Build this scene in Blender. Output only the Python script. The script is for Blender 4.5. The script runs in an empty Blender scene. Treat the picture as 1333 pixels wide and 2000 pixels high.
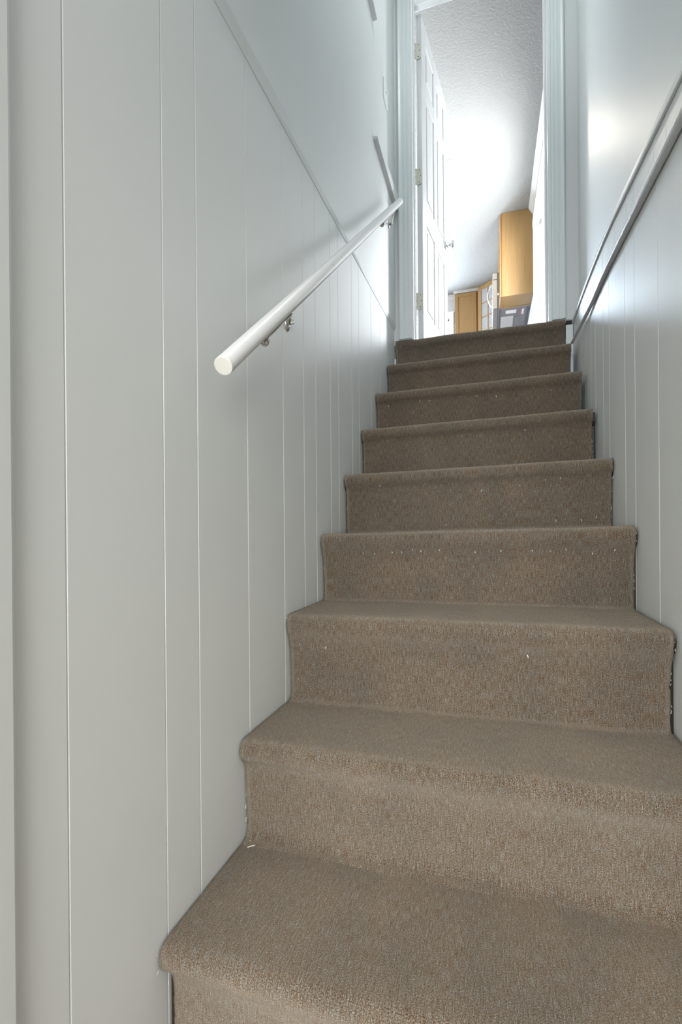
import bpy, bmesh, math, random
from mathutils import Vector, Matrix, noise
random.seed(7)
SC = bpy.context.scene
COL = SC.collection

# ------------------------------------------------------------------ camera
CAM_POS = (0.5336, -2.84819, -1.14607)
F_PX, CY = 941.85, 1043.41
YAW, PITCH, ROLL = 0.29869, -0.001, -0.00817
c_, s_ = math.cos(YAW), math.sin(YAW)
fw = Vector((-s_*math.cos(PITCH), c_*math.cos(PITCH), math.sin(PITCH)))
rt0 = Vector((c_, s_, 0)); up0 = rt0.cross(fw)
rt = math.cos(ROLL)*rt0 + math.sin(ROLL)*up0
up = -math.sin(ROLL)*rt0 + math.cos(ROLL)*up0
cd = bpy.data.cameras.new('camera'); cam = bpy.data.objects.new('camera', cd); COL.objects.link(cam)
cam.matrix_world = Matrix(((rt.x, up.x, -fw.x, CAM_POS[0]), (rt.y, up.y, -fw.y, CAM_POS[1]), (rt.z, up.z, -fw.z, CAM_POS[2]), (0, 0, 0, 1)))
cd.sensor_fit = 'AUTO'; cd.sensor_width = 36.0
cd.lens = F_PX/2000*36.0
cd.shift_x = 0.0; cd.shift_y = (CY-1000)/2000
cd.clip_start = 0.02
SC.camera = cam

# ------------------------------------------------------------------ light & exposure
SC.view_settings.view_transform = 'Standard'; SC.view_settings.look = 'None'
SC.view_settings.gamma = 1.0; SC.view_settings.exposure = 0.10
SC.view_settings.use_curve_mapping = False
w = bpy.data.worlds.new('world'); SC.world = w; w.use_nodes = True
w.node_tree.nodes['Background'].inputs[0].default_value = (0.75, 0.86, 1.0, 1)
w.node_tree.nodes['Background'].inputs[1].default_value = 3.0

def area(name, loc, aim, sx, sy, power, color):
    l = bpy.data.lights.new(name, 'AREA'); l.shape = 'RECTANGLE'; l.size = sx; l.size_y = sy
    l.energy = power; l.color = color
    o = bpy.data.objects.new(name, l); COL.objects.link(o); o.location = loc
    d = Vector(aim)-Vector(loc); o.rotation_euler = d.to_track_quat('-Z', 'Y').to_euler()
    return o
area('daylight_back_window', (-0.69, 4.695, 1.52), (-0.69, 0, 1.50), 1.30, 1.13, 215, (0.70, 0.84, 1.0))
area('left_fill_daylight', (-2.29, 2.3, 1.45), (2.0, 2.3, 1.40), 1.75, 1.15, 115, (0.94, 0.97, 1.0))  # fill daylight behind an unseen window added to light the kitchen
area('daylight_glazed_door', (1.145, 2.005, 1.05), (-1, 2.005, 1.05), 0.95, 2.1, 195, (0.94, 0.98, 1.0))
area('basement_ceiling_lamp', (0.3, -4.4, -0.16), (0.3, -4.2, -1.5), 2.4, 1.2, 124, (1.0, 0.965, 0.90))
area('basement_fill_light', (0.5, -6.15, -1.05), (0.5, 0, -0.95), 3.4, 1.2, 124, (0.95, 0.98, 1.0))  # added frontal fill for the risers; the basement wall has no window
area('stairwell_fill_light', (0.5, -1.0, 2.39), (0.5, -1.0, 0), 0.34, 0.34, 10, (0.90, 0.96, 1.0))  # unseen fill light added to brighten the upper stairwell walls

# ------------------------------------------------------------------ materials
def mat(name, color, rough=0.5, metal=0.0, spec=0.5, bump=None, emit=None, coat=0.0):
    m = bpy.data.materials.new(name); m.use_nodes = True
    nt = m.node_tree; b = nt.nodes['Principled BSDF']
    b.inputs['Base Color'].default_value = (*color, 1); b.inputs['Roughness'].default_value = rough
    b.inputs['Metallic'].default_value = metal; b.inputs['Specular IOR Level'].default_value = spec
    if coat: b.inputs['Coat Weight'].default_value = coat
    if emit:
        b.inputs['Emission Color'].default_value = (*emit[0], 1); b.inputs['Emission Strength'].default_value = emit[1]
    if bump:
        sc, st, dist = bump
        tc = nt.nodes.new('ShaderNodeTexCoord'); n = nt.nodes.new('ShaderNodeTexNoise')
        n.inputs['Scale'].default_value = sc; n.inputs['Detail'].default_value = 3
        bp = nt.nodes.new('ShaderNodeBump'); bp.inputs['Strength'].default_value = st; bp.inputs['Distance'].default_value = dist
        nt.links.new(tc.outputs['Object'], n.inputs['Vector']); nt.links.new(n.outputs['Fac'], bp.inputs['Height'])
        nt.links.new(bp.outputs['Normal'], b.inputs['Normal'])
    return m

def mat_wall():
    m = mat('wall_paint', (0.70, 0.725, 0.715), 0.45, spec=0.8)
    nt = m.node_tree; b = nt.nodes['Principled BSDF']
    tc = nt.nodes.new('ShaderNodeTexCoord')
    mp = nt.nodes.new('ShaderNodeMapping'); mp.inputs['Scale'].default_value = (1, 1, 0.35)
    n1 = nt.nodes.new('ShaderNodeTexNoise'); n1.inputs['Scale'].default_value = 55; n1.inputs['Detail'].default_value = 4
    n2 = nt.nodes.new('ShaderNodeTexNoise'); n2.inputs['Scale'].default_value = 5; n2.inputs['Detail'].default_value = 1
    b1 = nt.nodes.new('ShaderNodeBump'); b1.inputs['Strength'].default_value = 0.12; b1.inputs['Distance'].default_value = 0.002
    b2 = nt.nodes.new('ShaderNodeBump'); b2.inputs['Strength'].default_value = 0.12; b2.inputs['Distance'].default_value = 0.01
    L = nt.links.new
    L(tc.outputs['Object'], mp.inputs['Vector']); L(mp.outputs['Vector'], n1.inputs['Vector']); L(tc.outputs['Object'], n2.inputs['Vector'])
    L(n2.outputs['Fac'], b2.inputs['Height']); L(b2.outputs['Normal'], b1.inputs['Normal'])
    L(n1.outputs['Fac'], b1.inputs['Height']); L(b1.outputs['Normal'], b.inputs['Normal'])
    return m

def mat_carpet():
    m = mat('loop_carpet', (0.2, 0.17, 0.13), 0.95, spec=0.12)
    nt = m.node_tree; b = nt.nodes['Principled BSDF']; L = nt.links.new; N = nt.nodes.new
    uv = N('ShaderNodeUVMap'); uv.uv_map = 'run'
    def noise_(sx, sy, det=2, rough=0.6):
        mp = N('ShaderNodeMapping'); mp.inputs['Scale'].default_value = (sx, sy, 1)
        n = N('ShaderNodeTexNoise'); n.inputs['Scale'].default_value = 1; n.inputs['Detail'].default_value = det; n.inputs['Roughness'].default_value = rough
        L(uv.outputs['UV'], mp.inputs['Vector']); L(mp.outputs['Vector'], n.inputs['Vector']); return n
    def ramp(src, stops):
        r = N('ShaderNodeValToRGB'); e = r.color_ramp.elements
        while len(e) < len(stops): e.new(0.5)
        for k, (p, c) in enumerate(stops): e[k].position = p; e[k].color = (*c, 1)
        L(src, r.inputs['Fac']); return r
    tuft = noise_(620, 480, 2, 0.8)          # loops of pile
    streak = noise_(430, 42, 3, 0.75)         # yarn rows running down the stair
    patch = noise_(9, 5, 2, 0.5)
    c1 = ramp(streak.outputs['Fac'], [(0.30, (0.112, 0.070, 0.038)), (0.46, (0.174, 0.135, 0.096)), (0.57, (0.186, 0.176, 0.154)), (0.72, (0.31, 0.282, 0.238))])
    c2 = ramp(tuft.outputs['Fac'], [(0.32, (0.22, 0.19, 0.17)), (0.5, (0.95, 0.93, 0.92)), (0.68, (2.4, 2.35, 2.3))])
    c3 = ramp(patch.outputs['Fac'], [(0.3, (0.88, 0.90, 0.92)), (0.7, (1.10, 1.06, 1.02))])
    def mul(a, c):
        x = N('ShaderNodeMix'); x.data_type = 'RGBA'; x.blend_type = 'MULTIPLY'; x.inputs[0].default_value = 1
        L(a, x.inputs[6]); L(c, x.inputs[7]); return x.outputs[2]
    L(mul(mul(c1.outputs['Color'], c2.outputs['Color']), c3.outputs['Color']), b.inputs['Base Color'])
    add = N('ShaderNodeMath'); add.operation = 'MULTIPLY_ADD'; add.inputs[1].default_value = 0.6
    L(streak.outputs['Fac'], add.inputs[0]); L(tuft.outputs['Fac'], add.inputs[2])
    bp = N('ShaderNodeBump'); bp.inputs['Strength'].default_value = 0.9; bp.inputs['Distance'].default_value = 0.004
    L(add.outputs[0], bp.inputs['Height']); L(bp.outputs['Normal'], b.inputs['Normal'])
    b.inputs['Sheen Weight'].default_value = 0.45; b.inputs['Sheen Roughness'].default_value = 0.22
    b.inputs['Sheen Tint'].default_value = (0.95, 0.85, 0.7, 1)
    return m

def mat_wood(name, base, dark, sx=60, sz=3):
    m = mat(name, base, 0.42, spec=0.4)
    nt = m.node_tree; b = nt.nodes['Principled BSDF']; L = nt.links.new; N = nt.nodes.new
    tc = N('ShaderNodeTexCoord'); mp = N('ShaderNodeMapping'); mp.inputs['Scale'].default_value = (sx, sx, sz)
    n = N('ShaderNodeTexNoise'); n.inputs['Scale'].default_value = 1; n.inputs['Detail'].default_value = 4; n.inputs['Distortion'].default_value = 0.6
    r = N('ShaderNodeValToRGB'); r.color_ramp.elements[0].position = 0.3; r.color_ramp.elements[0].color = (*dark, 1)
    r.color_ramp.elements[1].position = 0.65; r.color_ramp.elements[1].color = (*base, 1)
    L(tc.outputs['Object'], mp.inputs['Vector']); L(mp.outputs['Vector'], n.inputs['Vector'])
    L(n.outputs['Fac'], r.inputs['Fac']); L(r.outputs['Color'], b.inputs['Base Color'])
    return m

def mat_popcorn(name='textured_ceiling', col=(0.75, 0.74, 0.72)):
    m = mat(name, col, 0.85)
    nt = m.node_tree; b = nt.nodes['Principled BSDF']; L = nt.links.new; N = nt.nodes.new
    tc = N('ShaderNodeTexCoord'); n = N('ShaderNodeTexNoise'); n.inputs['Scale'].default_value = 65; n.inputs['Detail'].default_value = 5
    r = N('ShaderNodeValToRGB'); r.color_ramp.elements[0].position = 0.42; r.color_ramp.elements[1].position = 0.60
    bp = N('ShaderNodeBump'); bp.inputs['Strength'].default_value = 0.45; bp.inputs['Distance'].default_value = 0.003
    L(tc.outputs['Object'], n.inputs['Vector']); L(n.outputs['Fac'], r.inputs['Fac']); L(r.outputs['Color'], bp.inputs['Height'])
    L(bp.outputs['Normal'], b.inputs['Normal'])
    return m

M = dict(
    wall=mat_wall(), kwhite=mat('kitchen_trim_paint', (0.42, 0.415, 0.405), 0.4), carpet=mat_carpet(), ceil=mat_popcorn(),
    leaf=mat('door_leaf_paint', (0.74, 0.745, 0.74), 0.3, bump=(40, 0.08, 0.002)),
    white=mat('white_gloss_paint', (0.80, 0.82, 0.82), 0.28, bump=(40, 0.08, 0.002)),
    trim=mat('trim_paint', (0.74, 0.79, 0.79), 0.32, bump=(60, 0.1, 0.002)),
    rail=mat('rail_paint', (0.78, 0.79, 0.78), 0.34, bump=(70, 0.12, 0.002)),
    railend=mat('rail_end_primer', (0.72, 0.72, 0.66), 0.8, bump=(240, 0.4, 0.001)),
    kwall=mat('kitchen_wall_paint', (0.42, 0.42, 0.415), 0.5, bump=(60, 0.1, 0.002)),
    maple=mat_wood('maple_veneer', (0.29, 0.178, 0.073), (0.25, 0.148, 0.057)),
    maple2=mat_wood('maple_edge', (0.32, 0.155, 0.052), (0.25, 0.112, 0.037)),
    subwood=mat_wood('shade_darkened_stair_wood', (0.035, 0.026, 0.020), (0.012, 0.010, 0.009)),  # wood coloured near-black to stand for the shadow in the carpet gaps
    steel=mat('stainless_steel', (0.52, 0.50, 0.465), 0.30, 1.0, bump=(200, 0.05, 0.0005)),
    nickel=mat('brushed_nickel', (0.62, 0.59, 0.53), 0.28, 1.0),
    hinge=mat('ivory_painted_hinge', (0.74, 0.72, 0.62), 0.35, 0.0, bump=(300, 0.4, 0.0006)),
    dark=mat('dark_hole', (0.05, 0.045, 0.04), 0.6),
    greybody=mat('microwave_grey_body', (0.15, 0.138, 0.125), 0.45),
    greyunder=mat('microwave_grey_underside', (0.15, 0.13, 0.135), 0.4),
    filt=mat('aluminium_grease_filter', (0.45, 0.42, 0.39), 0.45, 0.2, bump=(400, 0.4, 0.001)),
    lens=mat('lamp_lens', (0.6, 0.55, 0.52), 0.3),
    redlab=mat('red_orange_label', (0.36, 0.10, 0.04), 0.5),
    knobw=mat('white_ceramic_knob', (0.5, 0.5, 0.5), 0.15),
    chrome=mat('polished_chrome', (0.75, 0.76, 0.76), 0.06, 1.0),
    lint=mat('white_lint', (0.88, 0.88, 0.84), 0.8),
    concrete=mat('kitchen_floor_vinyl', (0.22, 0.20, 0.17), 0.4),
    splash=mat('pale_backsplash_tile', (0.50, 0.53, 0.60), 0.3),
    pipe=mat('thick_pipe_paint', (0.60, 0.62, 0.64), 0.35, bump=(160, 0.5, 0.002)),
)
def mat_glass_tex():
    m = mat('pebbled_cabinet_glass', (0.60, 0.605, 0.61), 0.15, spec=0.6)
    nt = m.node_tree; b = nt.nodes['Principled BSDF']; L = nt.links.new; N = nt.nodes.new
    b.inputs['Transmission Weight'].default_value = 0.35
    tc = N('ShaderNodeTexCoord'); v = N('ShaderNodeTexVoronoi'); v.inputs['Scale'].default_value = 110
    bp = N('ShaderNodeBump'); bp.inputs['Strength'].default_value = 1.0; bp.inputs['Distance'].default_value = 0.01
    L(tc.outputs['Object'], v.inputs['Vector']); L(v.outputs['Distance'], bp.inputs['Height']); L(bp.outputs['Normal'], b.inputs['Normal'])
    return m
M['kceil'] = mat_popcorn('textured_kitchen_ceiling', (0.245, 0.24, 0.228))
M['pebble'] = mat_glass_tex()
m = bpy.data.materials.new('window_glass'); m.use_nodes = True; nt = m.node_tree
for n in list(nt.nodes):
    if n.type == 'BSDF_PRINCIPLED': nt.nodes.remove(n)
tr = nt.nodes.new('ShaderNodeBsdfTransparent'); gg = nt.nodes.new('ShaderNodeBsdfGlossy'); gg.inputs['Roughness'].default_value = 0.02
mx = nt.nodes.new('ShaderNodeMixShader'); lw = nt.nodes.new('ShaderNodeLayerWeight'); lw.inputs['Blend'].default_value = 0.5; fr = nt.nodes.new('ShaderNodeMath'); fr.operation = 'POWER'; fr.inputs[1].default_value = 5.0; nt.links.new(lw.outputs['Facing'], fr.inputs[0])
nt.links.new(fr.outputs[0], mx.inputs[0]); nt.links.new(tr.outputs[0], mx.inputs[1]); nt.links.new(gg.outputs[0], mx.inputs[2])
nt.links.new(mx.outputs[0], [n for n in nt.nodes if n.type == 'OUTPUT_MATERIAL'][0].inputs[0]); M['glass'] = m
m = mat('frosted_lamp_diffuser', (0.9, 0.9, 0.88), 0.5, emit=((1.0, 0.92, 0.80), 4.0)); M['lamp'] = m

# ------------------------------------------------------------------ helpers
def tag(o, label=None, cat=None, group=None, kind=None):
    if label: o['label'] = label
    if cat: o['category'] = cat
    if group: o['group'] = group
    if kind: o['kind'] = kind
    return o
def empty(name, loc, label, cat, group=None):
    o = bpy.data.objects.new(name, None); COL.objects.link(o); o.location = loc; o.empty_display_size = 0.05
    return tag(o, label, cat, group)
def wloc(o):
    v = Vector((0, 0, 0))
    while o is not None: v += o.location; o = o.parent
    return v
def obj(name, bm, material, parent=None, origin=None, smooth=False, bevel=0.0, label=None, fixn=True):
    """geometry is given in world coordinates; origin (or the parent) fixes where the object stands"""
    me = bpy.data.meshes.new(name)
    if fixn: bmesh.ops.recalc_face_normals(bm, faces=bm.faces)
    off = wloc(parent) if parent is not None else Vector(origin or (0, 0, 0))
    bmesh.ops.translate(bm, verts=bm.verts, vec=-off)
    bm.to_mesh(me); bm.free()
    o = bpy.data.objects.new(name, me); COL.objects.link(o)
    for mm in (material if isinstance(material, (list, tuple)) else [material]): me.materials.append(mm)
    if parent is not None: o.parent = parent
    elif origin: o.location = origin
    if smooth:
        for p in me.polygons: p.use_smooth = True
    if bevel:
        md = o.modifiers.new('bevel', 'BEVEL'); md.width = bevel; md.segments = 2; md.limit_method = 'ANGLE'; md.angle_limit = 0.6
    if label: o['label'] = label
    return o
def box(bm, lo, hi, mi=0):
    x0, y0, z0 = lo; x1, y1, z1 = hi
    v = [bm.verts.new(p) for p in ((x0,y0,z0),(x1,y0,z0),(x1,y1,z0),(x0,y1,z0),(x0,y0,z1),(x1,y0,z1),(x1,y1,z1),(x0,y1,z1))]
    for f in ((0,3,2,1),(4,5,6,7),(0,1,5,4),(1,2,6,5),(2,3,7,6),(3,0,4,7)):
        bm.faces.new([v[i] for i in f]).material_index = mi
    return v
def prism(bm, poly, a, b, axis):
    """extrude a 2-D polygon along an axis from a to b. axis x: poly=(y,z); y: (x,z); z: (x,y)"""
    def P(p, t):
        return {'x': (t, p[0], p[1]), 'y': (p[0], t, p[1]), 'z': (p[0], p[1], t)}[axis]
    A = [bm.verts.new(P(p, a)) for p in poly]; B = [bm.verts.new(P(p, b)) for p in poly]
    n = len(poly)
    for i in range(n): bm.faces.new((A[i], A[(i+1) % n], B[(i+1) % n], B[i]))
    bm.faces.new(A[::-1]); bm.faces.new(B)
def tube(bm, pts, r, seg=12, mi=0, flat=None):
    """sweep; r a number or list; flat=(side vector, k) squashes the section"""
    pts = [Vector(p) for p in pts]; rr = r if isinstance(r, (list, tuple)) else [r]*len(pts)
    rings = []
    for i, p in enumerate(pts):
        t = (pts[min(i+1, len(pts)-1)]-pts[max(i-1, 0)]).normalized()
        ref = Vector((0, 0, 1)) if abs(t.z) < 0.95 else Vector((1, 0, 0))
        if flat: ref = Vector(flat[0])
        u = t.cross(ref).normalized(); v = u.cross(t).normalized()
        k = flat[1] if flat else 1.0
        rings.append([bm.verts.new(p+rr[i]*(math.cos(a)*u+math.sin(a)*k*v)) for a in [2*math.pi*j/seg for j in range(seg)]])
    for A, B in zip(rings[:-1], rings[1:]):
        for j in range(seg): bm.faces.new((A[j], A[(j+1) % seg], B[(j+1) % seg], B[j])).material_index = mi
    f0 = bm.faces.new(rings[0][::-1]); f1 = bm.faces.new(rings[-1]); f0.material_index = mi; f1.material_index = mi
    return rings, f0, f1
def lathe(bm, o, ax, prof, seg=24):
    """prof = [(distance along axis, radius)]"""
    ax = Vector(ax).normalized(); ref = Vector((0, 0, 1)) if abs(ax.z) < 0.9 else Vector((1, 0, 0))
    u = ax.cross(ref).normalized(); v = ax.cross(u); o = Vector(o); rings = []
    for d, r in prof: rings.append([bm.verts.new(o+ax*d+max(r, 1e-4)*(math.cos(t)*u+math.sin(t)*v)) for t in [2*math.pi*j/seg for j in range(seg)]])
    for A, B in zip(rings[:-1], rings[1:]):
        for j in range(seg): bm.faces.new((A[j], A[(j+1) % seg], B[(j+1) % seg], B[j]))
    bm.faces.new(rings[0][::-1]); bm.faces.new(rings[-1])
def struct(name, bm, material, **k):
    return tag(obj(name, bm, material, **k), kind='structure')

# ------------------------------------------------------------------ setting: stairwell walls
ZC = 2.42                                  # kitchen and stairwell ceiling
Z_FLOOR0 = -2.058                          # carpeted floor at the foot of the stairs
def zl(y): return 0.060+0.054*y            # where the left drywall meets the planks
def band(y): return max(0.0, 0.014*(1-((y+1.25)/0.55)**2))   # feathered lower edge of the drywall
bm = bmesh.new()
def face(bm, *pts): 
    return bm.faces.new([bm.verts.new(p) for p in pts])
# planked lower half, one board after another with v-grooves
gl = [-2.347, -2.146, -2.045, -1.845, -1.640, -1.487, -1.380, -1.228, -1.132, -0.945, -0.832, -0.605, -0.404, -0.220]
def plank_profile(gs, y0, y1, wd=0.0018, dp=0.0024):
    out = [(y0, 0)]
    for g in gs: out += [(g-wd, 0), (g-wd*0.25, -dp), (g+wd*0.25, -dp), (g+wd, 0)]
    out.append((y1, 0)); return out
pp = plank_profile(gl, -2.46, 0.0)
bot = [bm.verts.new((d, y, -2.30)) for y, d in pp]; top = [bm.verts.new((d, y, zl(y)+0.001)) for y, d in pp]
for i in range(len(pp)-1): bm.faces.new((bot[i], bot[i+1], top[i+1], top[i]))
# drywall above, 8 mm proud, its lower edge feathered back
ys = [-2.46+2.46*i/40 for i in range(41)]
r0 = [bm.verts.new((-0.004, y, zl(y))) for y in ys]; r1 = [bm.verts.new((0.0015, y, zl(y))) for y in ys]
r2 = [bm.verts.new((0.0015+0.0060*min(1, band(y)/0.010+0.03), y, zl(y)+0.002+band(y))) for y in ys]
r3 = [bm.verts.new((0.009, y, zl(y)+0.030+band(y))) for y in ys]; r4 = [bm.verts.new((0.009, y, ZC)) for y in ys]
for A, B in ((r0, r1), (r1, r2), (r2, r3), (r3, r4)):
    for i in range(40): bm.faces.new((A[i], A[i+1], B[i+1], B[i]))
box(bm, (-0.12, -2.46, -2.3), (-0.012, 0.0, ZC))
struct('wall_left', bm, M['wall'])
# corner trim at the foot, left
bm = bmesh.new()
prism(bm, [(-0.12, -2.50), (0.010, -2.50), (0.016, -2.494), (0.018, -2.47), (0.016, -2.436), (0.011, -2.429), (0.0, -2.428), (-0.12, -2.428)], -2.06, -0.10, 'z')
struct('trim_1', bm, M['wall'], smooth=False, bevel=0.002)

# right wall: lower planks, a narrow strip of shorter planks above the pipe, cap, drywall
def px(y): return 0.926 if y <= -1.1 else 0.926+0.046*((y+1.1)/1.1)**1.4
def zcap(y): return -0.030+0.1025*y-0.0 if y > -1.67 else -0.030+0.1025*y
def zpipe(y): return -0.197+0.060*y
grl = [-2.1, -2.0, -1.80, -1.512, -1.317, -1.215, -1.013, -0.912, -0.750, -0.640, -0.48, -0.33]
gru = [-2.3, -2.1, -1.9, -1.70, -1.572, -1.486, -1.3145, -1.235, -1.10, -1.00, -0.90, -0.74, -0.58, -0.42]
bm = bmesh.new()
def planks_r(bm, gs, zb, zt, dx=0.0):
    base = plank_profile(gs, -2.46, 0.0); out = []
    pr = []
    for (ya, da), (yb, db) in zip(base[:-1], base[1:]):
        n = max(1, int((yb-ya)/0.04)); 
        for k in range(n): pr.append((ya+(yb-ya)*k/n, da+(db-da)*k/n))
    pr.append(base[-1])
    B = [bm.verts.new((px(y)-d+dx, y, zb(y))) for y, d in pr]; T = [bm.verts.new((px(y)-d+dx, y, zt(y))) for y, d in pr]
    for i in range(len(pr)-1): bm.faces.new((B[i], T[i], T[i+1], B[i+1]))
planks_r(bm, grl, lambda y: -2.30, zpipe)
planks_r(bm, gru, lambda y: zpipe(y), lambda y: zcap(y)+0.004, 0.001)
ys = [-2.46+2.46*i/40 for i in range(41)]
R = [[bm.verts.new((px(y)+dx, y, zf(y))) for y in ys] for dx, zf in (
    (0.0, lambda y: zcap(y)), (-0.006, lambda y: zcap(y)), (-0.007, lambda y: zcap(y)+0.006), (-0.002, lambda y: zcap(y)+0.028),
    (0.002, lambda y: zcap(y)+0.031), (0.030, lambda y: zcap(y)+0.034), (0.030, lambda y: ZC))]
for A, B in zip(R[:-1], R[1:]):
    for i in range(40): bm.faces.new((A[i], B[i], B[i+1], A[i+1]))
box(bm, (1.03, -2.46, -2.3), (1.15, 0.0, ZC))
struct('wall_right', bm, M['wall'])

# door wall at the head of the stairs
OX0, OX1, OZ = 0.1163, 0.8517, 2.060
bm = bmesh.new()
for lo, hi in (((-2.3, 0.0, 0.0), (OX0-0.018, 0.125, ZC)), ((OX1+0.018, 0.0, 0.0), (1.15, 0.125, ZC)), ((OX0-0.018, 0.0, OZ+0.018), (OX1+0.018, 0.125, ZC)), ((-0.12, 0.075, -2.3), (1.15, 0.11, -0.012))):
    box(bm, lo, hi)
struct('wall_doorway', bm, M['wall'])
# casings (fluted), jambs with stop
def casing_poly(x0, x1, flip):
    wd = x1-x0; prof = [(0, 0), (0, .012), (.06, .015), (.22, .015), (.25, .0135), (.40, .0137), (.43, .015), (.52, .015), (.55, .0135), (.72, .0137), (.76, .0155), (.90, .019), (1, .015), (1, 0)]
    pts = [((x1-u*wd) if flip else (x0+u*wd), -d) for u, d in prof]; return pts
bm = bmesh.new(); prism(bm, casing_poly(0.0312, 0.1043, True), 0.002, 2.14, 'z'); struct('trim_2', bm, M['trim'])
bm = bmesh.new(); prism(bm, casing_poly(0.8696, 0.9358, False), 0.002, 2.14, 'z'); struct('trim_3', bm, M['trim'])
bm = bmesh.new(); prism(bm, [(-d, z) for z, d in ((2.072, 0), (2.072, .012), (2.09, .016), (2.12, .0125), (2.13, .018), (2.142, .015), (2.142, 0))], 0.1043, 0.8696, 'x'); struct('trim_4', bm, M['trim'])
bm = bmesh.new()
box(bm, (OX0-0.018, 0.0, 0.0), (OX0, 0.135, OZ+0.018)); box(bm, (OX1, 0.0, 0.0), (OX1+0.018, 0.135, OZ+0.018)); box(bm, (OX0, 0.0, OZ), (OX1, 0.135, OZ+0.018))
box(bm, (OX0, 0.045, 0.0), (OX0+0.006, 0.085, OZ)); box(bm, (OX1-0.011, 0.045, 0.0), (OX1, 0.085, OZ)); box(bm, (OX0, 0.045, OZ-0.011), (OX1, 0.085, OZ))
struct('trim_5', bm, M['white'], bevel=0.0015)
# threshold
# ceiling & header & basement shell
bm = bmesh.new(); box(bm, (-0.12, -2.6, ZC), (1.15, 0.0, ZC+0.1)); struct('ceiling_stairwell', bm, M['ceil'])
bm = bmesh.new(); box(bm, (-2.0, -2.62, -0.10), (3.0, -2.50, ZC+0.1)); struct('wall_header', bm, M['wall'])
bm = bmesh.new(); box(bm, (-2.0, -6.2, -0.10), (3.0, -2.50, 0.0)); struct('ceiling_basement', bm, M['ceil'])
bm = bmesh.new()
box(bm, (-2.1, -6.2, -2.2), (-2.0, -2.50, 0.0)); box(bm, (3.0, -6.2, -2.2), (3.1, -2.50, 0.0)); box(bm, (-2.1, -6.3, -2.2), (3.1, -6.2, 0.0))
box(bm, (-2.0, -2.50, -2.2), (-0.12, -2.46, -0.10)); box(bm, (1.03, -2.50, -2.2), (3.0, -2.46, -0.10))
struct('wall_basement', bm, M['kwall'])

# ------------------------------------------------------------------ kitchen shell
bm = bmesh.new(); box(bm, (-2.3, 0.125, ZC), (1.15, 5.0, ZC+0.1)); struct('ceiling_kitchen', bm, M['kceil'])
bm = bmesh.new(); box(bm, (-2.3, 0.068, -0.08), (1.15, 5.0, -0.001)); struct('floor', bm, M['concrete'])
bm = bmesh.new()
D2 = (1.45, 2.56, 2.10)   # doorway in the right kitchen wall
box(bm, (1.022, 0.125, 0), (1.15, D2[0], ZC)); box(bm, (1.022, D2[0], D2[2]), (1.15, D2[1], ZC)); box(bm, (1.022, D2[1], 0), (1.15, 5.0, ZC))
struct('wall_kitchen_right', bm, M['kwall'])
bm = bmesh.new()
WX0, WX1, WZ0, WZ1 = -1.35, -0.022, 0.95, 2.09
box(bm, (-2.3, 4.60, 0), (WX0, 4.70, ZC)); box(bm, (WX1, 4.60, 0), (0.068, 4.86, ZC)); box(bm, (WX0, 4.60, 0), (WX1, 4.70, WZ0)); box(bm, (WX0, 4.60, WZ1), (WX1, 4.70, ZC))
box(bm, (0.068, 4.84, 0), (1.15, 4.94, ZC))
struct('wall_back', bm, M['kwall'])
bm = bmesh.new()
box(bm, (-2.3, 0.125, 0), (-2.2, 1.40, ZC)); box(bm, (-2.3, 3.20, 0), (-2.2, 4.70, ZC)); box(bm, (-2.3, 1.40, 0), (-2.2, 3.20, 0.85)); box(bm, (-2.3, 1.40, 2.05), (-2.2, 3.20, ZC))
struct('wall_kitchen_left', bm, M['kwall'])
# windows
def window(name, lo, hi, axis, x_in, trimdir):
    """axis 'y': window in a wall of constant y"""
    bm = bmesh.new(); a0, z0 = lo; a1, z1 = hi; c = 0.065
    def bx(a, za, b, zb, d0, d1):
        if axis == 'y': box(bm, (a, min(x_in+d0, x_in+d1), za), (b, max(x_in+d0, x_in+d1), zb))
        else: box(bm, (min(x_in+d0, x_in+d1), a, za), (max(x_in+d0, x_in+d1), b, zb))
    s = trimdir
    for (a, za, b, zb) in ((a0-c, z0-c, a0, z1+c), (a1, z0-c, a1+c, z1+c), (a0, z1, a1, z1+c), (a0, z0-c, a1, z0)):
        bx(a, za, b, zb, 0, s*0.02)
    bx(a0-c-.01, z1+c, a1+c+.01, z1+c+.018, 0, s*0.035)
    for (a, za, b, zb) in ((a0, z0, a0+.04, z1), (a1-.035, z0, a1, z1), (a0, z1-.035, a1, z1), (a0, z0, a1, z0+.04), ((a0+a1)/2-.02, z0, (a0+a1)/2+.02, z1), (a0, (z0+z1)/2-.015, a1, (z0+z1)/2+.015)):
        bx(a, za, b, zb, -s*0.03, -s*0.07)
    fr = struct(name, bm, M['white'], bevel=0.002)
    bm = bmesh.new(); bx(a0+.03, z0+.03, a1-.03, z1-.03, -s*0.048, -s*0.052); obj('pane', bm, M['glass'], fr)
    return fr
window('window_1', (WX0, WZ0), (WX1, WZ1), 'y', 4.60, -1)
window('window_2_added', (1.40, 0.85), (3.20, 2.05), 'x', -2.20, 1)  # unseen window, added to let fill daylight into the kitchen
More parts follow.
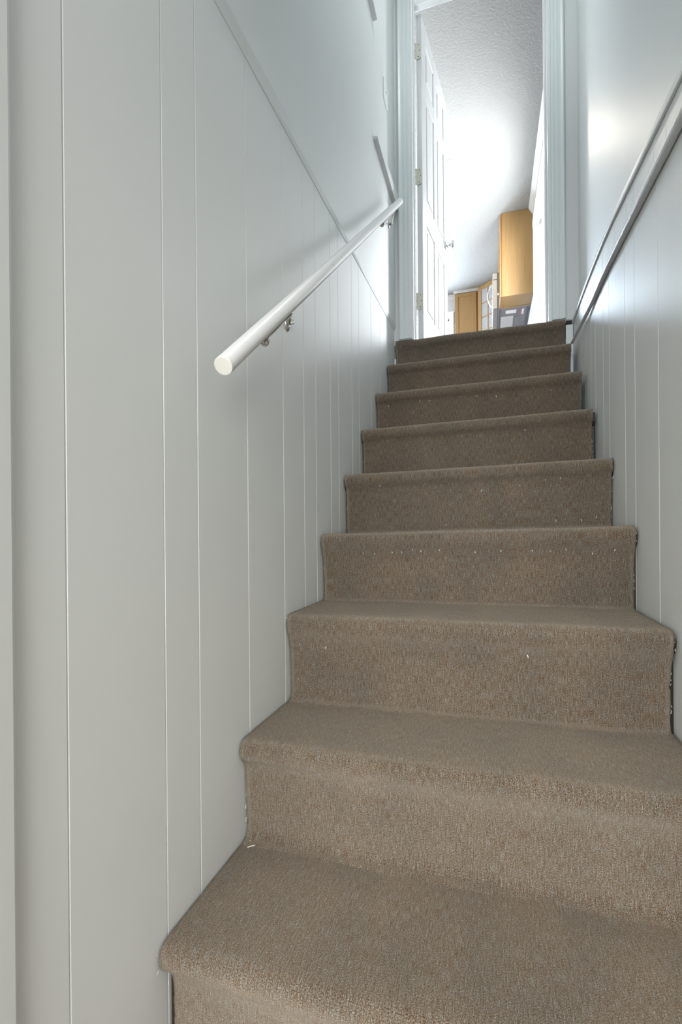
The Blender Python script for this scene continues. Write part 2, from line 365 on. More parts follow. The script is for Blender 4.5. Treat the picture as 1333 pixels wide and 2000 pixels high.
# right cased doorway with a closed white door
bm = bmesh.new(); y0, y1, zt = D2
box(bm, (0.990, y1-0.075, 0), (1.022, y1, zt)); box(bm, (0.990, y0, 0), (1.022, y0+0.075, zt)); box(bm, (0.986, y0, zt-0.085), (1.110, y1, zt+0.0))
struct('trim_6', bm, M['kwhite'], bevel=0.003)
bm = bmesh.new()
ya, yb_, z1 = y0+0.075, y1-0.075, zt-0.002
for a, b_, c, d in ((ya, ya+.09, 0.01, z1), (yb_-.09, yb_, 0.01, z1), (ya, yb_, z1-.10, z1), (ya, yb_, 0.01, 0.25)): box(bm, (1.06, a, c), (1.10, b_, d))
dd = struct('door_2', bm, M['white'], bevel=0.002)
bm = bmesh.new(); box(bm, (1.078, ya+.09, 0.25), (1.082, yb_-.09, z1-.10)); obj('pane', bm, M['glass'], dd)
# crown mouldings
def crown(name, x_or_y, a, b, axis, s):
    p = [(0, 0), (0, -.085), (.008*s, -.085), (.010*s, -.070), (.022*s, -.062), (.026*s, -.045), (.040*s, -.030), (.043*s, -.014), (.050*s, -.010), (.050*s, 0)]
    bm = bmesh.new(); prism(bm, [(x_or_y+u, ZC+v) for u, v in p], a, b, axis); struct(name, bm, M['kwhite'])
crown('trim_7', 1.022, 0.14, 2.84, 'y', -1)
crown('trim_8', 4.60, -2.2, 0.068, 'x', -1)
bm = bmesh.new(); prism(bm, [(4.52, ZC), (4.46, ZC), (4.462, ZC-.006), (4.485, ZC-.012), (4.49, ZC-.022), (4.52, ZC-.022)], 0.05, 0.42, 'x'); struct('trim_9', bm, M['kwhite'])

# ------------------------------------------------------------------ open door (door_1)
HX, HY = 0.1225, 0.138
ang = math.atan2(0.70, 0.093)
du = Vector((math.cos(ang), math.sin(ang), 0)); dn = Vector((math.sin(ang), -math.cos(ang), 0))   # along the leaf / towards the stairs side
DW, DT, DZ0, DZ1 = 0.70, 0.035, 0.012, 2.045
def leafbox(bm, u0, u1, n0, n1, z0, z1):
    o = Vector((HX, HY, 0)); q = [o+du*u+dn*n for u, n in ((u0, n0), (u1, n0), (u1, n1), (u0, n1))]
    A = [bm.verts.new((p.x, p.y, z0)) for p in q]; B = [bm.verts.new((p.x, p.y, z1)) for p in q]
    bm.faces.new(A[::-1]); bm.faces.new(B)
    for i in range(4): bm.faces.new((A[i], A[(i+1) % 4], B[(i+1) % 4], B[i]))
bm = bmesh.new()
leafbox(bm, 0.002, DW-0.002, 0.006, DT-0.006, DZ0, DZ1)
st, mid = 0.10, 0.09
rails = [(DZ0, 0.24), (0.80, 0.95), (1.60, 1.70), (1.93, DZ1)]
for n0, n1 in ((0.0, 0.007), (DT-0.007, DT)):
    for u0, u1 in ((0, st), (DW-st, DW), (DW/2-mid/2, DW/2+mid/2)): leafbox(bm, u0, u1, n0, n1, DZ0, DZ1)
    for z0, z1 in rails: leafbox(bm, st, DW/2-mid/2, n0, n1, z0, z1); leafbox(bm, DW/2+mid/2, DW-st, n0, n1, z0, z1)
    for (z0, z1) in ((0.24, 0.80), (0.95, 1.60), (1.70, 1.93)):
        for u0, u1 in ((st, DW/2-mid/2), (DW/2+mid/2, DW-st)):
            leafbox(bm, u0+.028, u1-.028, n0+.001 if n0 == 0 else n0, n1 if n0 == 0 else n1-.001, z0+.028, z1-.028)
leaf = struct('door_1', bm, M['leaf'], origin=(HX, HY, 0), bevel=0.004)
# hinges: leaf plate on the door edge (facing the stairs), knuckles at the gap
for hz in (1.818, 1.048, 0.282):
    bm = bmesh.new()
    o = Vector((HX, HY, 0))-du*0.0012
    w0, w1, h = 0.001, 0.0305, 0.050
    pts = [(w0, -h), (w1-.009, -h), (w1-.003, -h+.003), (w1, -h+.010), (w1, h-.010), (w1-.003, h-.003), (w1-.009, h), (w0, h)]
    A = [bm.verts.new(tuple(o+dn*a+Vector((0, 0, hz+z)))) for a, z in pts]; B = [bm.verts.new(tuple(o+dn*a-du*0.0016+Vector((0, 0, hz+z)))) for a, z in pts]
    bm.faces.new(A); bm.faces.new(B[::-1])
    for i in range(len(pts)): bm.faces.new((A[i], A[(i+1) % len(pts)], B[(i+1) % len(pts)], B[i]))
    hg = obj('hinge', bm, M['hinge'], leaf, label='ivory painted hinge with rounded corners')
    bm = bmesh.new(); kx = o-dn*0.004-du*0.002
    for k in range(5):
        z0 = hz-h+k*0.02; tube(bm, [(kx.x, kx.y, z0+.0006), (kx.x, kx.y, z0+.0194)], 0.0052, 12)
    obj('knuckle', bm, M['hinge'], hg, smooth=False)
    bm = bmesh.new()
    for a, z in ((0.017, 0.037), (0.024, 0.0), (0.017, -0.037)):
        p = o+dn*a-du*0.0014+Vector((0, 0, hz+z)); lathe(bm, p, -du, [(0, .0033), (.0006, .0030)], 10)
    obj('screw', bm, M['dark'], hg)
    bm = bmesh.new()
    for z in (0.04, 0.0, -0.04):
        p = kx-dn*0.0015-du*0.0048+Vector((0, 0, hz+z)); lathe(bm, p, -du, [(0, .0035), (.0012, .0030)], 10)
    obj('pin_gap', bm, M['dark'], hg)
# knob on the stairs side of the leaf
kp = Vector((HX, HY, 0.955))+du*(DW-0.062)+dn*DT
bm = bmesh.new(); lathe(bm, kp, dn, [(0, .031), (.004, .031), (.008, .026), (.010, .014), (.012, .011), (.026, .010), (.028, .013), (.030, .012), (.033, .016), (.038, .024), (.046, .029), (.054, .029), (.062, .025), (.067, .015), (.068, .001)], 28)
obj('door_knob', bm, M['chrome'], leaf, smooth=True, label='polished chrome door knob')

# ------------------------------------------------------------------ staircase
RISE, RUN = 0.2275, 0.2715
L_ = [(0.0, 0.0), (-0.250, -0.2225), (-0.530, -0.4565), (-0.819, -0.694), (-1.0857, -0.9223), (-1.3577, -1.1481), (-1.6397, -1.3671), (-1.9007, -1.6041), (-2.178, -1.8321), (-2.50, -2.058)]
R_ = [(-0.020, -0.003), (-0.2338, -0.2108), (-0.5382, -0.4453), (-0.8028, -0.6729), (-1.0857, -0.9044), (-1.3483, -1.1325), (-1.6332, -1.3659), (-1.9060, -1.6000), (-2.178, -1.8300), (-2.50, -2.058)]
XR = [0.934, 0.930, 0.926, 0.918, 0.922, 0.920, 0.919, 0.921, 0.922, 0.924]
XL = [0.005, 0.005, 0.004, 0.006, 0.006, 0.005, 0.003, 0.003, 0.003, 0.003]
stair = empty('staircase', (0.46, -1.1, Z_FLOOR0), 'narrow steep staircase with closed risers carpeted in mottled brown and grey loop pile', 'staircase')
nose_top = [(0.034, 0.0), (0.022, -0.0004), (0.013, -0.002), (0.006, -0.0065), (0.0018, -0.013), (0.0, -0.021), (0.0004, -0.030)]
nose_soft = nose_top+[(0.002, -0.039), (0.0055, -0.048), (0.0105, -0.057), (0.0155, -0.067), (0.0205, -0.080), (0.0245, -0.096), (0.027, -0.115)]
nose_firm = nose_top+[(0.0025, -0.037), (0.0075, -0.044), (0.014, -0.0495), (0.0195, -0.056), (0.0235, -0.065), (0.026, -0.080), (0.027, -0.100)]
def nose_of(i, t=0.0):
    if i < 7: return nose_soft if i in (5, 6) else nose_firm
    k = min(1.0, t*1.8)
    return [(a[0]+(b[0]-a[0])*k, a[1]+(b[1]-a[1])*k) for a, b in zip(nose_firm, nose_soft)]
def wobble(x, i): return 0.003*noise.noise(Vector((x*5, i*7.7, 0.0)))+0.0012*noise.noise(Vector((x*19, i*3.3, 4.0)))
OFF = 0.031
NX = 64
rnd = random.Random(3)
def loft_step(i):
    (yl, zl_), (yr, zr) = L_[i], R_[i]
    (yl2, zl2), (yr2, zr2) = (L_[i+1], R_[i+1])
    # profile as (dy, dz) ; parameter: start = rear of tread (under the riser above)
    if i == 0: back = 0.036
    else: back = None
    rows = []; nose = nose_of(i)
    jag = lambda s, v: 0.0018*noise.noise(Vector((v*60, i*9.1+s*3.3, 0.5)))
    for k in range(NX+1):
        t = k/NX
        x = XL[i]+(XR[i]-XL[i])*t
        y0 = yl+(yr-yl)*t; z0 = zl_+(zr-zl_)*t+0.003
        yn = yl2+(yr2-yl2)*t; zn = zl2+(zr2-zl2)*t+0.003
        H = z0-zn
        yb = 0.075 if i == 0 else (L_[i-1][0]+(R_[i-1][0]-L_[i-1][0])*t)+OFF+0.004-y0
        wob = wobble(x, i)
        wz = 0.0022*noise.noise(Vector((x*4.5, i*5.1, 9.0)))
        prof = []; nose = nose_of(i, t)
        n = 10
        for a in range(n): prof.append((yb+(0.040-yb)*a/n, 0.0, 1.0))
        prof += [(dy, dz, 1.0) for dy, dz in nose]
        m = 12
        zlast = nose[-1][1]; zend = -H+0.022
        for a in range(1, m+1):
            u = a/m; prof.append((0.027+(OFF-0.027)*u, zlast+(zend-zlast)*u, 1-u))
        prof += [(OFF-0.001, -H+0.014, 0.0), (OFF-0.004, -H+0.007, 0.0), (OFF-0.010, -H+0.0028, 0.0), (OFF-0.020, -H+0.0008, 0.0), (OFF-0.030, -H-0.001, 0.0)]
        rows.append([(x, y0+dy+wob*wgt*(1 if dz < -0.001 else 0.5), z0+dz+wz*wgt) for dy, dz, wgt in prof])
    return rows
for i in range(9):
    rows = loft_step(i)
    # wooden step under the carpet
    bm = bmesh.new()
    yl, z_l = L_[i]; yr, z_r = R_[i]
    xa, xb = 0.002, (0.926 if i else 0.936)+0.0
    yb = 0.066 if i == 0 else L_[i-1][0]+OFF+0.03
    for (x, y, z, zn) in ():
        pass
    inset = 0.014
    def sec(x, y, z, zn, yb=yb):
        return [(x, yb, z-inset), (x, y+0.016, z-inset), (x, y+inset, z-0.022), (x, y+0.020, z-0.046), (x, y+OFF+0.007, z-0.062), (x, y+OFF+0.007, zn-0.02), (x, yb, zn-0.02)]
    A = [bm.verts.new(p) for p in sec(xa, yl, z_l, L_[i+1][1])]; B = [bm.verts.new(p) for p in sec(xb, yr, z_r, R_[i+1][1])]
    n = len(A)
    for j in range(n): bm.faces.new((A[j], A[(j+1) % n], B[(j+1) % n], B[j]))
    bm.faces.new(A[::-1]); bm.faces.new(B)
    stp = obj('step', bm, M['subwood'], stair)
    # carpet
    bm = bmesh.new(); uvl = bm.loops.layers.uv.new('run')
    P = len(rows[0]); grid = []; arcs = []
    for k, r in enumerate(rows):
        s = 0; arc = [0]
        for a, b2 in zip(r[:-1], r[1:]): s += math.dist(a, b2); arc.append(s)
        arcs.append(arc)
        g = []
        for q, p in enumerate(r):
            x = p[0]
            if k == 0 and i == 8 and p[2] < rows[0][10][2]-0.045: x += 0.009
            if k == 0: x += 0.0012+0.0022*noise.noise(Vector((q*0.9, i*3.0, 1)))
            if k == NX: x -= 0.0012+0.0035*abs(noise.noise(Vector((q*0.9, i*3.0, 7)))) * (1.6 if i in (3, 6) else 0.8)
            g.append(bm.verts.new((x, p[1], p[2])))
        grid.append(g)
    for k in range(NX):
        for q in range(P-1):
            f = bm.faces.new((grid[k][q], grid[k][q+1], grid[k+1][q+1], grid[k+1][q]))
            for lp, (kk, qq) in zip(f.loops, ((k, q), (k, q+1), (k+1, q+1), (k+1, q))):
                lp[uvl].uv = (rows[kk][qq][0]+i*1.37, arcs[kk][qq]+i*0.53)
            f.smooth = True
    cp = obj('carpet', bm, M['carpet'], stp, fixn=False)
    md = cp.modifiers.new('pile', 'SOLIDIFY'); md.thickness = 0.007; md.offset = -1
# the carpeted floor at the foot
bm = bmesh.new(); uvl = bm.loops.layers.uv.new('run')
for i in range(6):
    y0, y1 = -6.2+i*0.64, -6.2+(i+1)*0.64
    if i == 5: y1 = L_[8][0]+OFF+0.002
    xa, xb = (-2.0, 3.0) if y1 < -2.5 else (0.001, 0.925)
    if i == 5: 
        v = [bm.verts.new(p) for p in ((-2.0, y0, Z_FLOOR0), (3.0, y0, Z_FLOOR0), (3.0, -2.5, Z_FLOOR0), (-2.0, -2.5, Z_FLOOR0))]
        f = bm.faces.new(v)
        for lp in f.loops: lp[uvl].uv = (lp.vert.co.x, lp.vert.co.y)
        y0, xa, xb = -2.5, 0.001, 0.925
    v = [bm.verts.new(p) for p in ((xa, y0, Z_FLOOR0), (xb, y0, Z_FLOOR0), (xb, y1, Z_FLOOR0), (xa, y1, Z_FLOOR0))]
    f = bm.faces.new(v)
    for lp in f.loops: lp[uvl].uv = (lp.vert.co.x, lp.vert.co.y)
r_ = bmesh.ops.extrude_face_region(bm, geom=bm.faces[:]); bmesh.ops.translate(bm, verts=[g for g in r_['geom'] if isinstance(g, bmesh.types.BMVert)], vec=(0, 0, -0.03))
struct('floor_basement', bm, M['carpet'])
# white riser board showing beside the top carpet, with the broken edge over it
bm = bmesh.new(); box(bm, (0.9355, -0.012, -0.20), (0.970, -0.001, -0.034))
obj('riser_board', bm, M['trim'], stair, bevel=0.001, label='white painted board beside the top carpet')
bm = bmesh.new(); box(bm, (0.936, -0.010, -0.030), (0.966, -0.001, -0.010)); obj('bare_wood_edge', bm, M['subwood'], stair, bevel=0.002, label='bare wood in the gap, coloured dark for its shade')

# frayed carpet ends and scraps of lint lying on the carpet
bm = bmesh.new(); rl = random.Random(11)
spots = [(0.063,-0.512,-0.52),(0.216,-0.512,-0.511),(0.265,-0.512,-0.513),(0.411,-0.512,-0.507),(0.483,-0.512,-0.511),(0.569,-0.512,-0.519),(0.804,-0.512,-0.515),
 (0.117,-0.784,-0.748),(0.426,-0.784,-0.745),(0.673,-0.784,-0.737),
 (0.142,-1.055,-0.968),(0.312,-1.055,-0.968),(0.508,-1.055,-0.996),(0.636,-1.055,-0.984),(0.719,-1.055,-0.968),(0.765,-1.055,-0.964),(0.924,-1.055,-0.968),(0.751,-1.055,-1.107),(0.383,-1.055,-1.118),(0.875,-1.055,-1.097),(0.83,-1.055,-1.107),
 (0.146,-1.327,-1.209),(0.183,-1.327,-1.211),(0.24,-1.327,-1.206),(0.27,-1.327,-1.207),(0.304,-1.327,-1.197),(0.33,-1.327,-1.202),(0.387,-1.327,-1.199),(0.492,-1.327,-1.205),(0.566,-1.327,-1.201),(0.653,-1.326,-1.2),(0.701,-1.327,-1.201),(0.743,-1.327,-1.197),(0.812,-1.326,-1.208),(0.868,-1.327,-1.198),
 (0.035,-1.598,-1.448),(0.11,-1.598,-1.452),(0.619,-1.598,-1.442)]
for x, y, z in spots:
    i = min(range(9), key=lambda k: abs(L_[k][0]+OFF-y)); t = x/0.926
    z0 = L_[i][1]+(R_[i][1]-L_[i][1])*t; dz = z-z0
    nose = nose_of(i, t)
    dyl = next((a[0]+(b[0]-a[0])*(dz-a[1])/(b[1]-a[1]) for a, b in zip(nose[:-1], nose[1:]) if b[1] <= dz <= a[1]), 0.029)
    yy = L_[i][0]+(R_[i][0]-L_[i][0])*t+dyl+wobble(x, i)*0.8-0.0022
    a = rl.uniform(-0.5, 0.5); ln = rl.uniform(0.0016, 0.0042)
    tube(bm, [(x-ln*math.sin(a), yy, z-ln*math.cos(a)), (x, yy-0.0008, z), (x+ln*math.sin(a), yy, z+ln*math.cos(a))], rl.uniform(0.0006, 0.0011), 6)
for x, y, z, ln, a in [(0.030, -1.900, -1.8285, 0.008, 0.7), (0.020, -1.885, -1.8285, 0.003, 0.2), (0.806, -1.600, -1.5965, 0.005, 0.2), (0.860, -1.603, -1.5965, 0.011, 0.05), (0.878, -1.603, -1.5965, 0.008, 0.1), (0.18, -1.600, -1.600, 0.003, 0.4), (0.122, -1.600, -1.600, 0.004, 0.2)]:
    tube(bm, [(x-ln*math.cos(a), y-ln*math.sin(a), z), (x, y, z+0.001), (x+ln*math.cos(a), y+ln*math.sin(a), z)], 0.0009, 6)
tag(obj('carpet_lint', bm, M['lint'], origin=(0.46, -1.33, -1.37)), 'tiny white scraps of lint and fibre scattered on the brown stair carpet', 'lint', kind='stuff')
bm = bmesh.new()
for i in range(1, 9):
    for side in (0, 1):
        if side == 1 and i == 8: continue
        for q in range(10 if side else 5):
            y0, z0 = (R_ if side else L_)[i]; x = XR[i]-0.001 if side else XL[i]+0.002
            z = z0-rl.uniform(0.0, 0.20); yy = y0+(0.0 if z > z0-0.04 else 0.026)
            ln = rl.uniform(0.003, 0.008); a = rl.uniform(0, 6.28)
            tube(bm, [(x, yy, z), (x+(-1 if side == 0 else 1)*-0.001, yy-ln*0.5, z+ln*0.5*math.sin(a)), (x-(0.003 if side else -0.003)*rl.random(), yy-ln*0.7, z+ln*math.sin(a))], 0.0004, 5)
tag(obj('frayed_carpet_threads', bm, M['lint'], origin=(0.9, -1.1, -1.1)), 'pale loose threads fraying from the cut side edges of the stair carpet', 'threads', kind='stuff')

# ------------------------------------------------------------------ handrail
RX = 0.080; SL = 0.8150; RR = 0.0172
A0 = Vector((RX, -2.084, -0.844)); A1 = Vector((RX, -0.225, -0.844+1.859*SL)); ax = (A1-A0).normalized()
hr = empty('handrail', (0.0, -1.15, -0.12), 'round pale grey wooden handrail on two metal brackets running up the left wall', 'handrail')
bm = bmesh.new()
rings, f0, f1 = tube(bm, [A0, A0+ax*0.001, A1-ax*0.010, A1-ax*0.003, A1], [RR, RR+0.0002, RR, RR*0.9, RR*0.6], 40)
obj('rail', bm, M['rail'], hr, smooth=False)
for p in bpy.data.objects['rail'].data.polygons: p.use_smooth = len(p.vertices) == 4
bm = bmesh.new(); lathe(bm, A0, -ax, [(-0.0004, RR*0.985), (0.0004, RR*0.975), (0.0007, RR*0.93)], 40); obj('end_face', bm, M['railend'], hr, label='rough unfinished pale end of the rail')
def bracket(y0, y1, plate_y, wall_x):
    dn_ = Vector((0, ax.z, -ax.y))*1.0                           # below the rail, square to it
    if dn_.z > 0: dn_ = -dn_
    def onr(y, k): 
        return A0+ax*((y-A0.y)/ax.y)+dn_*k
    br_ = bmesh.new()
    a, b_ = onr(y0, RR+0.0015), onr(y1, RR+0.0015)
    side = Vector((1, 0, 0)).cross(ax).normalized()
    tube(br_, [a, (a+b_)/2, b_], 0.0085, 12, flat=(Vector((1, 0, 0)).cross(ax), 0.22))
    br = obj('bracket', br_, M['nickel'], hr, smooth=True, label='brushed nickel strap under the rail')
    q = bmesh.new(); c = a+Vector((0, -0.001, -0.007))
    ring = [c+Vector((0.0085*math.cos(t), 0.004*math.cos(t)*0, 0.0085*math.sin(t))) for t in [2*math.pi*k/20 for k in range(21)]]
    tube(q, ring, 0.0026, 8); lathe(q, c, (0.25, -1, 0), [(-.003, .0065), (.0005, .0065), (.001, .002)], 16)
    obj('strap_end', q, M['nickel'], br, smooth=True)
    q = bmesh.new(); e = b_+dn_*0.002; pz = e.z+(plate_y-e.y)*SL*0.55-0.012
    w_ = Vector((wall_x+0.006, plate_y, pz))
    tube(q, [e, e+dn_*0.012+Vector((-0.012, 0.01, 0)), (e+w_)/2+Vector((0.0, 0, -0.012)), w_+Vector((0.012, -0.003, -0.003)), w_], [0.005, 0.0048, 0.005, 0.0065, 0.008], 12)
    obj('bracket_arm', q, M['nickel'], br, smooth=True)
    q = bmesh.new(); lathe(q, (wall_x, plate_y, pz), (1, 0, 0), [(0, .0215), (.002, .0215), (.0045, .018), (.006, .010), (.0065, .001)], 24)
    for v in q.verts: v.co.y = plate_y+(v.co.y-plate_y)*0.72; v.co.z = pz+(v.co.z-pz)*1.15
    obj('wall_plate', q, M['nickel'], br, smooth=True)
bracket(-1.925, -1.790, -1.610, 0.0)
bracket(-0.715, -0.420, -0.190, 0.009)

# painted pipe clipped along the right wall
bm = bmesh.new(); pts = []
for k in range(41):
    y = -0.245-2.10*k/40; rx = 0.0066+0.0042*min(1, k/28); pts.append((min(px(y)-rx, 0.930-0.0085*(k/28)), y, zpipe(y)-0.004+0.0012*noise.noise(Vector((y*9, 0, 0)))))
tube(bm, pts, [0.0066+0.0042*min(1, k/28)+0.0006*noise.noise(Vector((p[1]*22, 3, 1))) for k, p in enumerate(pts)], 16)
tag(obj('painted_pipe', bm, M['pipe'], origin=(0.916, -1.3, -0.28), smooth=True), 'thin pale blue-grey painted pipe running level along the right planked wall', 'pipe')

# ledger strips and switch on the left wall
def cleat(y0, y1, z0, h0, h1, t, label):
    bm = bmesh.new(); v = []
    for y, h in ((y0, h0), (y1, h1)):
        v.append([bm.verts.new(p) for p in ((0.007, y, z0), (0.009+t, y, z0), (0.009+t, y, z0+h), (0.007, y, z0+h+.004))])
    for k in range(4): bm.faces.new((v[0][k], v[0][(k+1) % 4], v[1][(k+1) % 4], v[1][k]))
    bm.faces.new(v[0][::-1]); bm.faces.new(v[1])
    tag(obj('wall_cleat', bm, M['wall'], origin=(0.009, (y0+y1)/2, z0), bevel=0.0012), label, 'wooden strip', 'painted cleats on the left wall')
cleat(-0.555, -0.001, 0.768, 0.014, 0.085, 0.022, 'pale painted wooden cleat on the left wall just above the top end of the handrail')
cleat(-1.55, -0.545, 1.352, 0.016, 0.016, 0.022, 'pale painted wooden cleat high on left wall, cut off by the picture top')
sw = empty('light_switch', (0.009, -0.27, 1.235), 'white toggle light switch plate on the left wall beside the door frame', 'light switch')
bm = bmesh.new(); prism(bm, [(0.009, 1.178), (0.0145, 1.181), (0.0155, 1.185), (0.0155, 1.285), (0.0145, 1.289), (0.009, 1.292)], -0.315, -0.225, 'y'); obj('switch_plate', bm, M['white'], sw, bevel=0.0015)
bm = bmesh.new(); prism(bm, [(0.0155, 1.226), (0.0155, 1.246), (0.026, 1.254), (0.028, 1.249), (0.0175, 1.228)], -0.275, -0.265, 'y'); obj('toggle', bm, M['white'], sw, bevel=0.001)
for z in (1.205, 1.265):
    bm = bmesh.new(); lathe(bm, (0.0150, -0.27, z), (1, 0, 0), [(0, .0035), (.0012, .0030)], 12); obj('screw', bm, M['nickel'], sw)

# ------------------------------------------------------------------ kitchen things
# ceiling lamp
cl = empty('ceiling_light', (0.22, 1.97, ZC), 'small round glowing flush light on the textured kitchen ceiling', 'ceiling light')
bm = bmesh.new(); lathe(bm, (0.22, 1.97, ZC), (0, 0, -1), [(0, .098), (.010, .098), (.014, .092), (.014, .085)], 32); obj('trim_ring', bm, M['white'], cl, smooth=False)
bm = bmesh.new(); lathe(bm, (0.22, 1.97, ZC-0.012), (0, 0, -1), [(0, .086), (.006, .084), (.016, .06), (.020, .001)], 32); obj('diffuser', bm, M['lamp'], cl, smooth=True)
ld = bpy.data.lights.new('ceiling_lamp_bulb', 'AREA'); ld.shape = 'DISK'; ld.size = 0.15; ld.energy = 12; ld.color = (1.0, 0.89, 0.74)
lo = bpy.data.objects.new('ceiling_lamp_bulb', ld); COL.objects.link(lo); lo.location = (0.22, 1.97, ZC-0.034)

def shaker_door(bm, fb, w, h, t, frame, flat=0.006):
    """fb(u, z, n) maps door coordinates to world; frame and recessed panel"""
    def bx(u0, u1, z0, z1, n0, n1):
        v = [bm.verts.new(fb(u, z, n)) for u, z, n in ((u0,z0,n0),(u1,z0,n0),(u1,z1,n0),(u0,z1,n0),(u0,z0,n1),(u1,z0,n1),(u1,z1,n1),(u0,z1,n1))]
        for f in ((0,1,2,3),(7,6,5,4),(0,4,5,1),(1,5,6,2),(2,6,7,3),(3,7,4,0)): bm.faces.new([v[i] for i in f])
    bx(0, frame, 0, h, 0, t); bx(w-frame, w, 0, h, 0, t); bx(frame, w-frame, 0, frame, 0, t); bx(frame, w-frame, h-frame, h, 0, t)
    return bx
ZB, ZT = 1.488, 2.418
# cabinet beside the doorway (end panel faces the stairs)
ca = empty('wall_cabinet', (1.02, 2.99, ZB), 'honey maple kitchen wall cabinet nearest the doorway, its plain end panel facing the stairs', 'cabinet', 'maple wall cabinets')
bm = bmesh.new(); box(bm, (0.700, 2.842, ZB+0.0), (1.020, 2.860, ZT)); box(bm, (0.700, 2.860, ZB+0.006), (1.020, 3.135, ZB+0.022)); box(bm, (0.700, 3.135, ZB), (1.020, 3.152, ZT)); box(bm, (0.700, 2.86, ZT-.018), (1.020, 3.135, ZT)); box(bm, (1.012, 2.86, ZB+.022), (1.020, 3.135, ZT-.018))
obj('body', bm, M['maple'], ca, bevel=0.001)
bm = bmesh.new(); box(bm, (0.688, 2.842, ZB), (0.7, 2.875, ZT)); box(bm, (0.688, 3.12, ZB), (0.7, 3.152, ZT)); box(bm, (0.688, 2.875, ZB), (0.7, 3.12, ZB+.03)); box(bm, (0.688, 2.875, ZT-.03), (0.7, 3.12, ZT)); obj('face_frame', bm, M['maple2'], ca)
bm = bmesh.new(); bx = shaker_door(bm, lambda u, z, n: (0.687-n, 2.850+u, ZB+0.004+z), 0.294, 0.915, 0.019, 0.055); bx(0.05, 0.244, 0.05, 0.865, 0.002, 0.010)
d = obj('door', bm, M['maple'], ca, bevel=0.0015)
bm = bmesh.new(); lathe(bm, (0.668, 2.885, ZB+0.055), (-1, 0, 0), [(0, .006), (.008, .005), (.012, .010), (.018, .013), (.024, .011), (.027, .001)], 16); obj('knob', bm, M['knobw'], d, smooth=True, label='small white round knob')
# cabinet above the microwave
cb = empty('wall_cabinet', (1.02, 3.54, 1.93), 'short maple wall cabinet above the microwave, seen only as a thin edge', 'cabinet', 'maple wall cabinets')
bm = bmesh.new(); box(bm, (0.690, 3.156, 1.935), (1.020, 3.918, ZT)); obj('body', bm, M['maple2'], cb)
for k in range(2):
    bm = bmesh.new(); bx = shaker_door(bm, lambda u, z, n, k=k: (0.689-n, 3.160+k*0.379+u, 1.938+z), 0.374, 0.470, 0.019, 0.055); bx(0.05, 0.324, 0.05, 0.42, 0.002, 0.010)
    d = obj('door', bm, M['maple'], cb, bevel=0.0015)
    bm = bmesh.new(); lathe(bm, (0.670, 3.505 if k == 0 else 3.575, 1.99), (-1, 0, 0), [(0, .006), (.008, .005), (.012, .010), (.018, .013), (.024, .011), (.027, .001)], 16); obj('knob', bm, M['knobw'], d, smooth=True)
# cabinet past the microwave
cc = empty('wall_cabinet', (1.02, 4.07, ZB), 'maple wall cabinet past the microwave, hidden but for the edge of its door', 'cabinet', 'maple wall cabinets')
bm = bmesh.new(); box(bm, (0.690, 3.922, ZB), (1.020, 4.215, ZT)); obj('body', bm, M['maple2'], cc)
bm = bmesh.new(); bx = shaker_door(bm, lambda u, z, n: (0.689-n, 3.926+u, ZB+.003+z), 0.284, 0.92, 0.019, 0.055); bx(0.05, 0.234, 0.05, 0.87, 0.002, 0.010); obj('door', bm, M['maple'], cc, bevel=0.0015)
# diagonal corner cabinet with muntined glass door
P0 = Vector((0.405, 4.470, 0)); P1 = Vector((0.690, 4.222, 0)); du2 = (P1-P0).normalized(); dn2 = Vector((-du2.y, du2.x, 0)); dn2 = -dn2 if dn2.y > 0 else dn2
WD = (P1-P0).length
cg = empty('corner_cabinet', (0.8, 4.6, ZB), 'diagonal maple corner cabinet with a muntined door of pebbled glass', 'cabinet')
bm = bmesh.new(); prism(bm, [(P0.x, P0.y+.004), (P1.x, P1.y+.004), (1.02, 4.224), (1.02, 4.838), (0.405, 4.838)], ZB, ZT, 'z'); obj('body', bm, M['maple2'], cg)
bm = bmesh.new()
fb = lambda u, z, n: tuple(P0+du2*u+dn2*(n+0.002)+Vector((0, 0, ZB+z)))
Hc = ZT-ZB-0.004
bx = shaker_door(bm, lambda u, z, n: fb(u+.012, z, n), WD-.024, Hc, 0.020, 0.060)
iw0, iw1 = 0.06, WD-.024-.06
bx((iw0+iw1)/2-.008, (iw0+iw1)/2+.008, 0.05, Hc-.05, 0.004, 0.017)
for k in range(1, 4):
    zz = 0.06+(Hc-.12)*k/4; bx(iw0-.005, iw1+.005, zz-.008, zz+.008, 0.005, 0.016)
dg = obj('door', bm, M['maple'], cg, bevel=0.0015)
bm = bmesh.new(); bx_ = shaker_door(bm, lambda u, z, n: fb(u+.012, z, n), WD-.024, Hc, 0.0005, 0.001)
bm.free(); bm = bmesh.new()
q = [fb(.012+iw0-.006, .05, .008), fb(.012+iw1+.006, .05, .008), fb(.012+iw1+.006, Hc-.05, .008), fb(.012+iw0-.006, Hc-.05, .008)]
q2 = [tuple(Vector(p)+dn2*0.003) for p in q]; A = [bm.verts.new(p) for p in q]; B = [bm.verts.new(p) for p in q2]; bm.faces.new(A); bm.faces.new(B[::-1])
for i in range(4): bm.faces.new((A[i], A[(i+1) % 4], B[(i+1) % 4], B[i]))
obj('glass_pane', bm, M['pebble'], dg, label='pebbled grey glass')
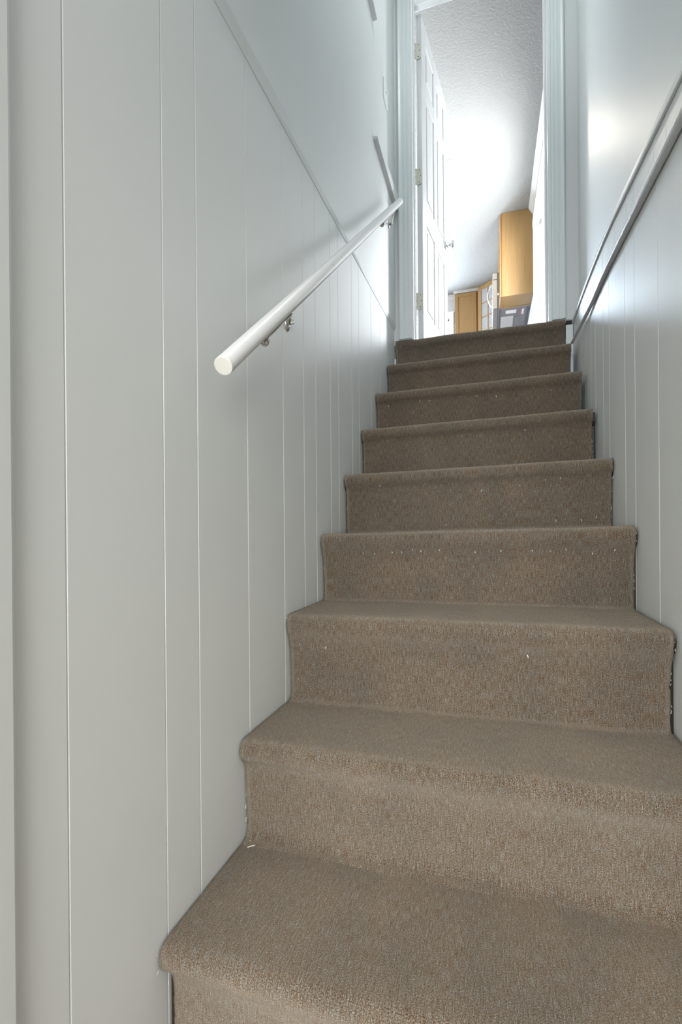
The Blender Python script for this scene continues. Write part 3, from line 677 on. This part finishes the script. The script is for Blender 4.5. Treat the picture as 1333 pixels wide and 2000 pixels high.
# cabinet on the back wall
cf = empty('wall_cabinet', (0.22, 4.84, ZB), 'maple wall cabinet on the far wall, its recessed panel door facing the stairs', 'cabinet', 'maple wall cabinets')
bm = bmesh.new(); box(bm, (0.070, 4.520, ZB), (0.402, 4.838, ZT-.004)); obj('body', bm, M['maple2'], cf, bevel=0.001)
bm = bmesh.new(); bx = shaker_door(bm, lambda u, z, n: (0.072+u, 4.518-n, ZB+.004+z), 0.305, 0.896, 0.020, 0.047); bx(0.04, 0.265, 0.04, 0.856, 0.002, 0.009)
obj('door', bm, M['maple'], cf, bevel=0.0015)

# microwave over the range
mw = empty('microwave', (1.02, 3.54, 1.51), 'stainless over-the-range microwave with a bowed white handle and grey underside', 'microwave')
MZ0, MZ1 = 1.510, 1.928
bm = bmesh.new(); box(bm, (0.648, 3.158, MZ0+0.004), (1.018, 3.918, MZ1)); obj('body', bm, M['greybody'], mw, bevel=0.002)
bm = bmesh.new()
box(bm, (0.592, 3.160, MZ0+0.0), (0.646, 3.916, 1.848)); obj('door', bm, M['steel'], mw, bevel=0.004, label='stainless steel door')
bm = bmesh.new(); box(bm, (0.592, 3.160, 1.852), (0.646, 3.916, MZ1-.002)); obj('vent_panel', bm, M['steel'], mw, bevel=0.004, label='stainless steel top vent strip')
bm = bmesh.new()
tube(bm, [(0.592-0.058*math.sin(math.pi*k/16)**0.8, 3.205, 1.535+0.285*k/16) for k in range(17)], 0.0065, 10)
obj('handle', bm, M['knobw'], mw, smooth=True, label='white bowed handle')
bm = bmesh.new(); box(bm, (0.650, 3.165, MZ0-0.002), (1.015, 3.912, MZ0+0.004)); und = obj('underside', bm, M['greyunder'], mw, label='dark grey underside with filters and lamp lenses')
for nm, mt, rects in (('grease_filter', M['filt'], [(0.690, 3.42, 0.835, 3.74)]), ('lamp_lens', M['lens'], [(0.742, 3.26, 0.862, 3.345)]), ('control_cover', M['greybody'], [(0.852, 3.45, 0.918, 3.62)]), ('caution_label', M['redlab'], [(0.911, 3.26, 0.924, 3.40)]), ('white_label', M['lens'], [(0.924, 3.26, 0.948, 3.40)])):
    bm = bmesh.new()
    for x0, y0, x1, y1 in rects: box(bm, (x0, y0, MZ0-0.006), (x1, y1, MZ0-0.002))
    obj(nm, bm, mt, und)
bm = bmesh.new()
for x in (0.665, 0.675): box(bm, (x, 3.20, MZ0-0.004), (x+0.004, 3.88, MZ0-0.002))
for x in (0.975, 0.985, 0.995): box(bm, (x, 3.22, MZ0-0.005), (x+0.003, 3.86, MZ0-0.002))
obj('vent_slot', bm, M['dark'], und)
# pale tiled backsplash on the right kitchen wall
bm = bmesh.new(); box(bm, (1.014, 2.90, 0.92), (1.0215, 4.835, ZB-0.002)); struct('trim_10', bm, M['splash'])
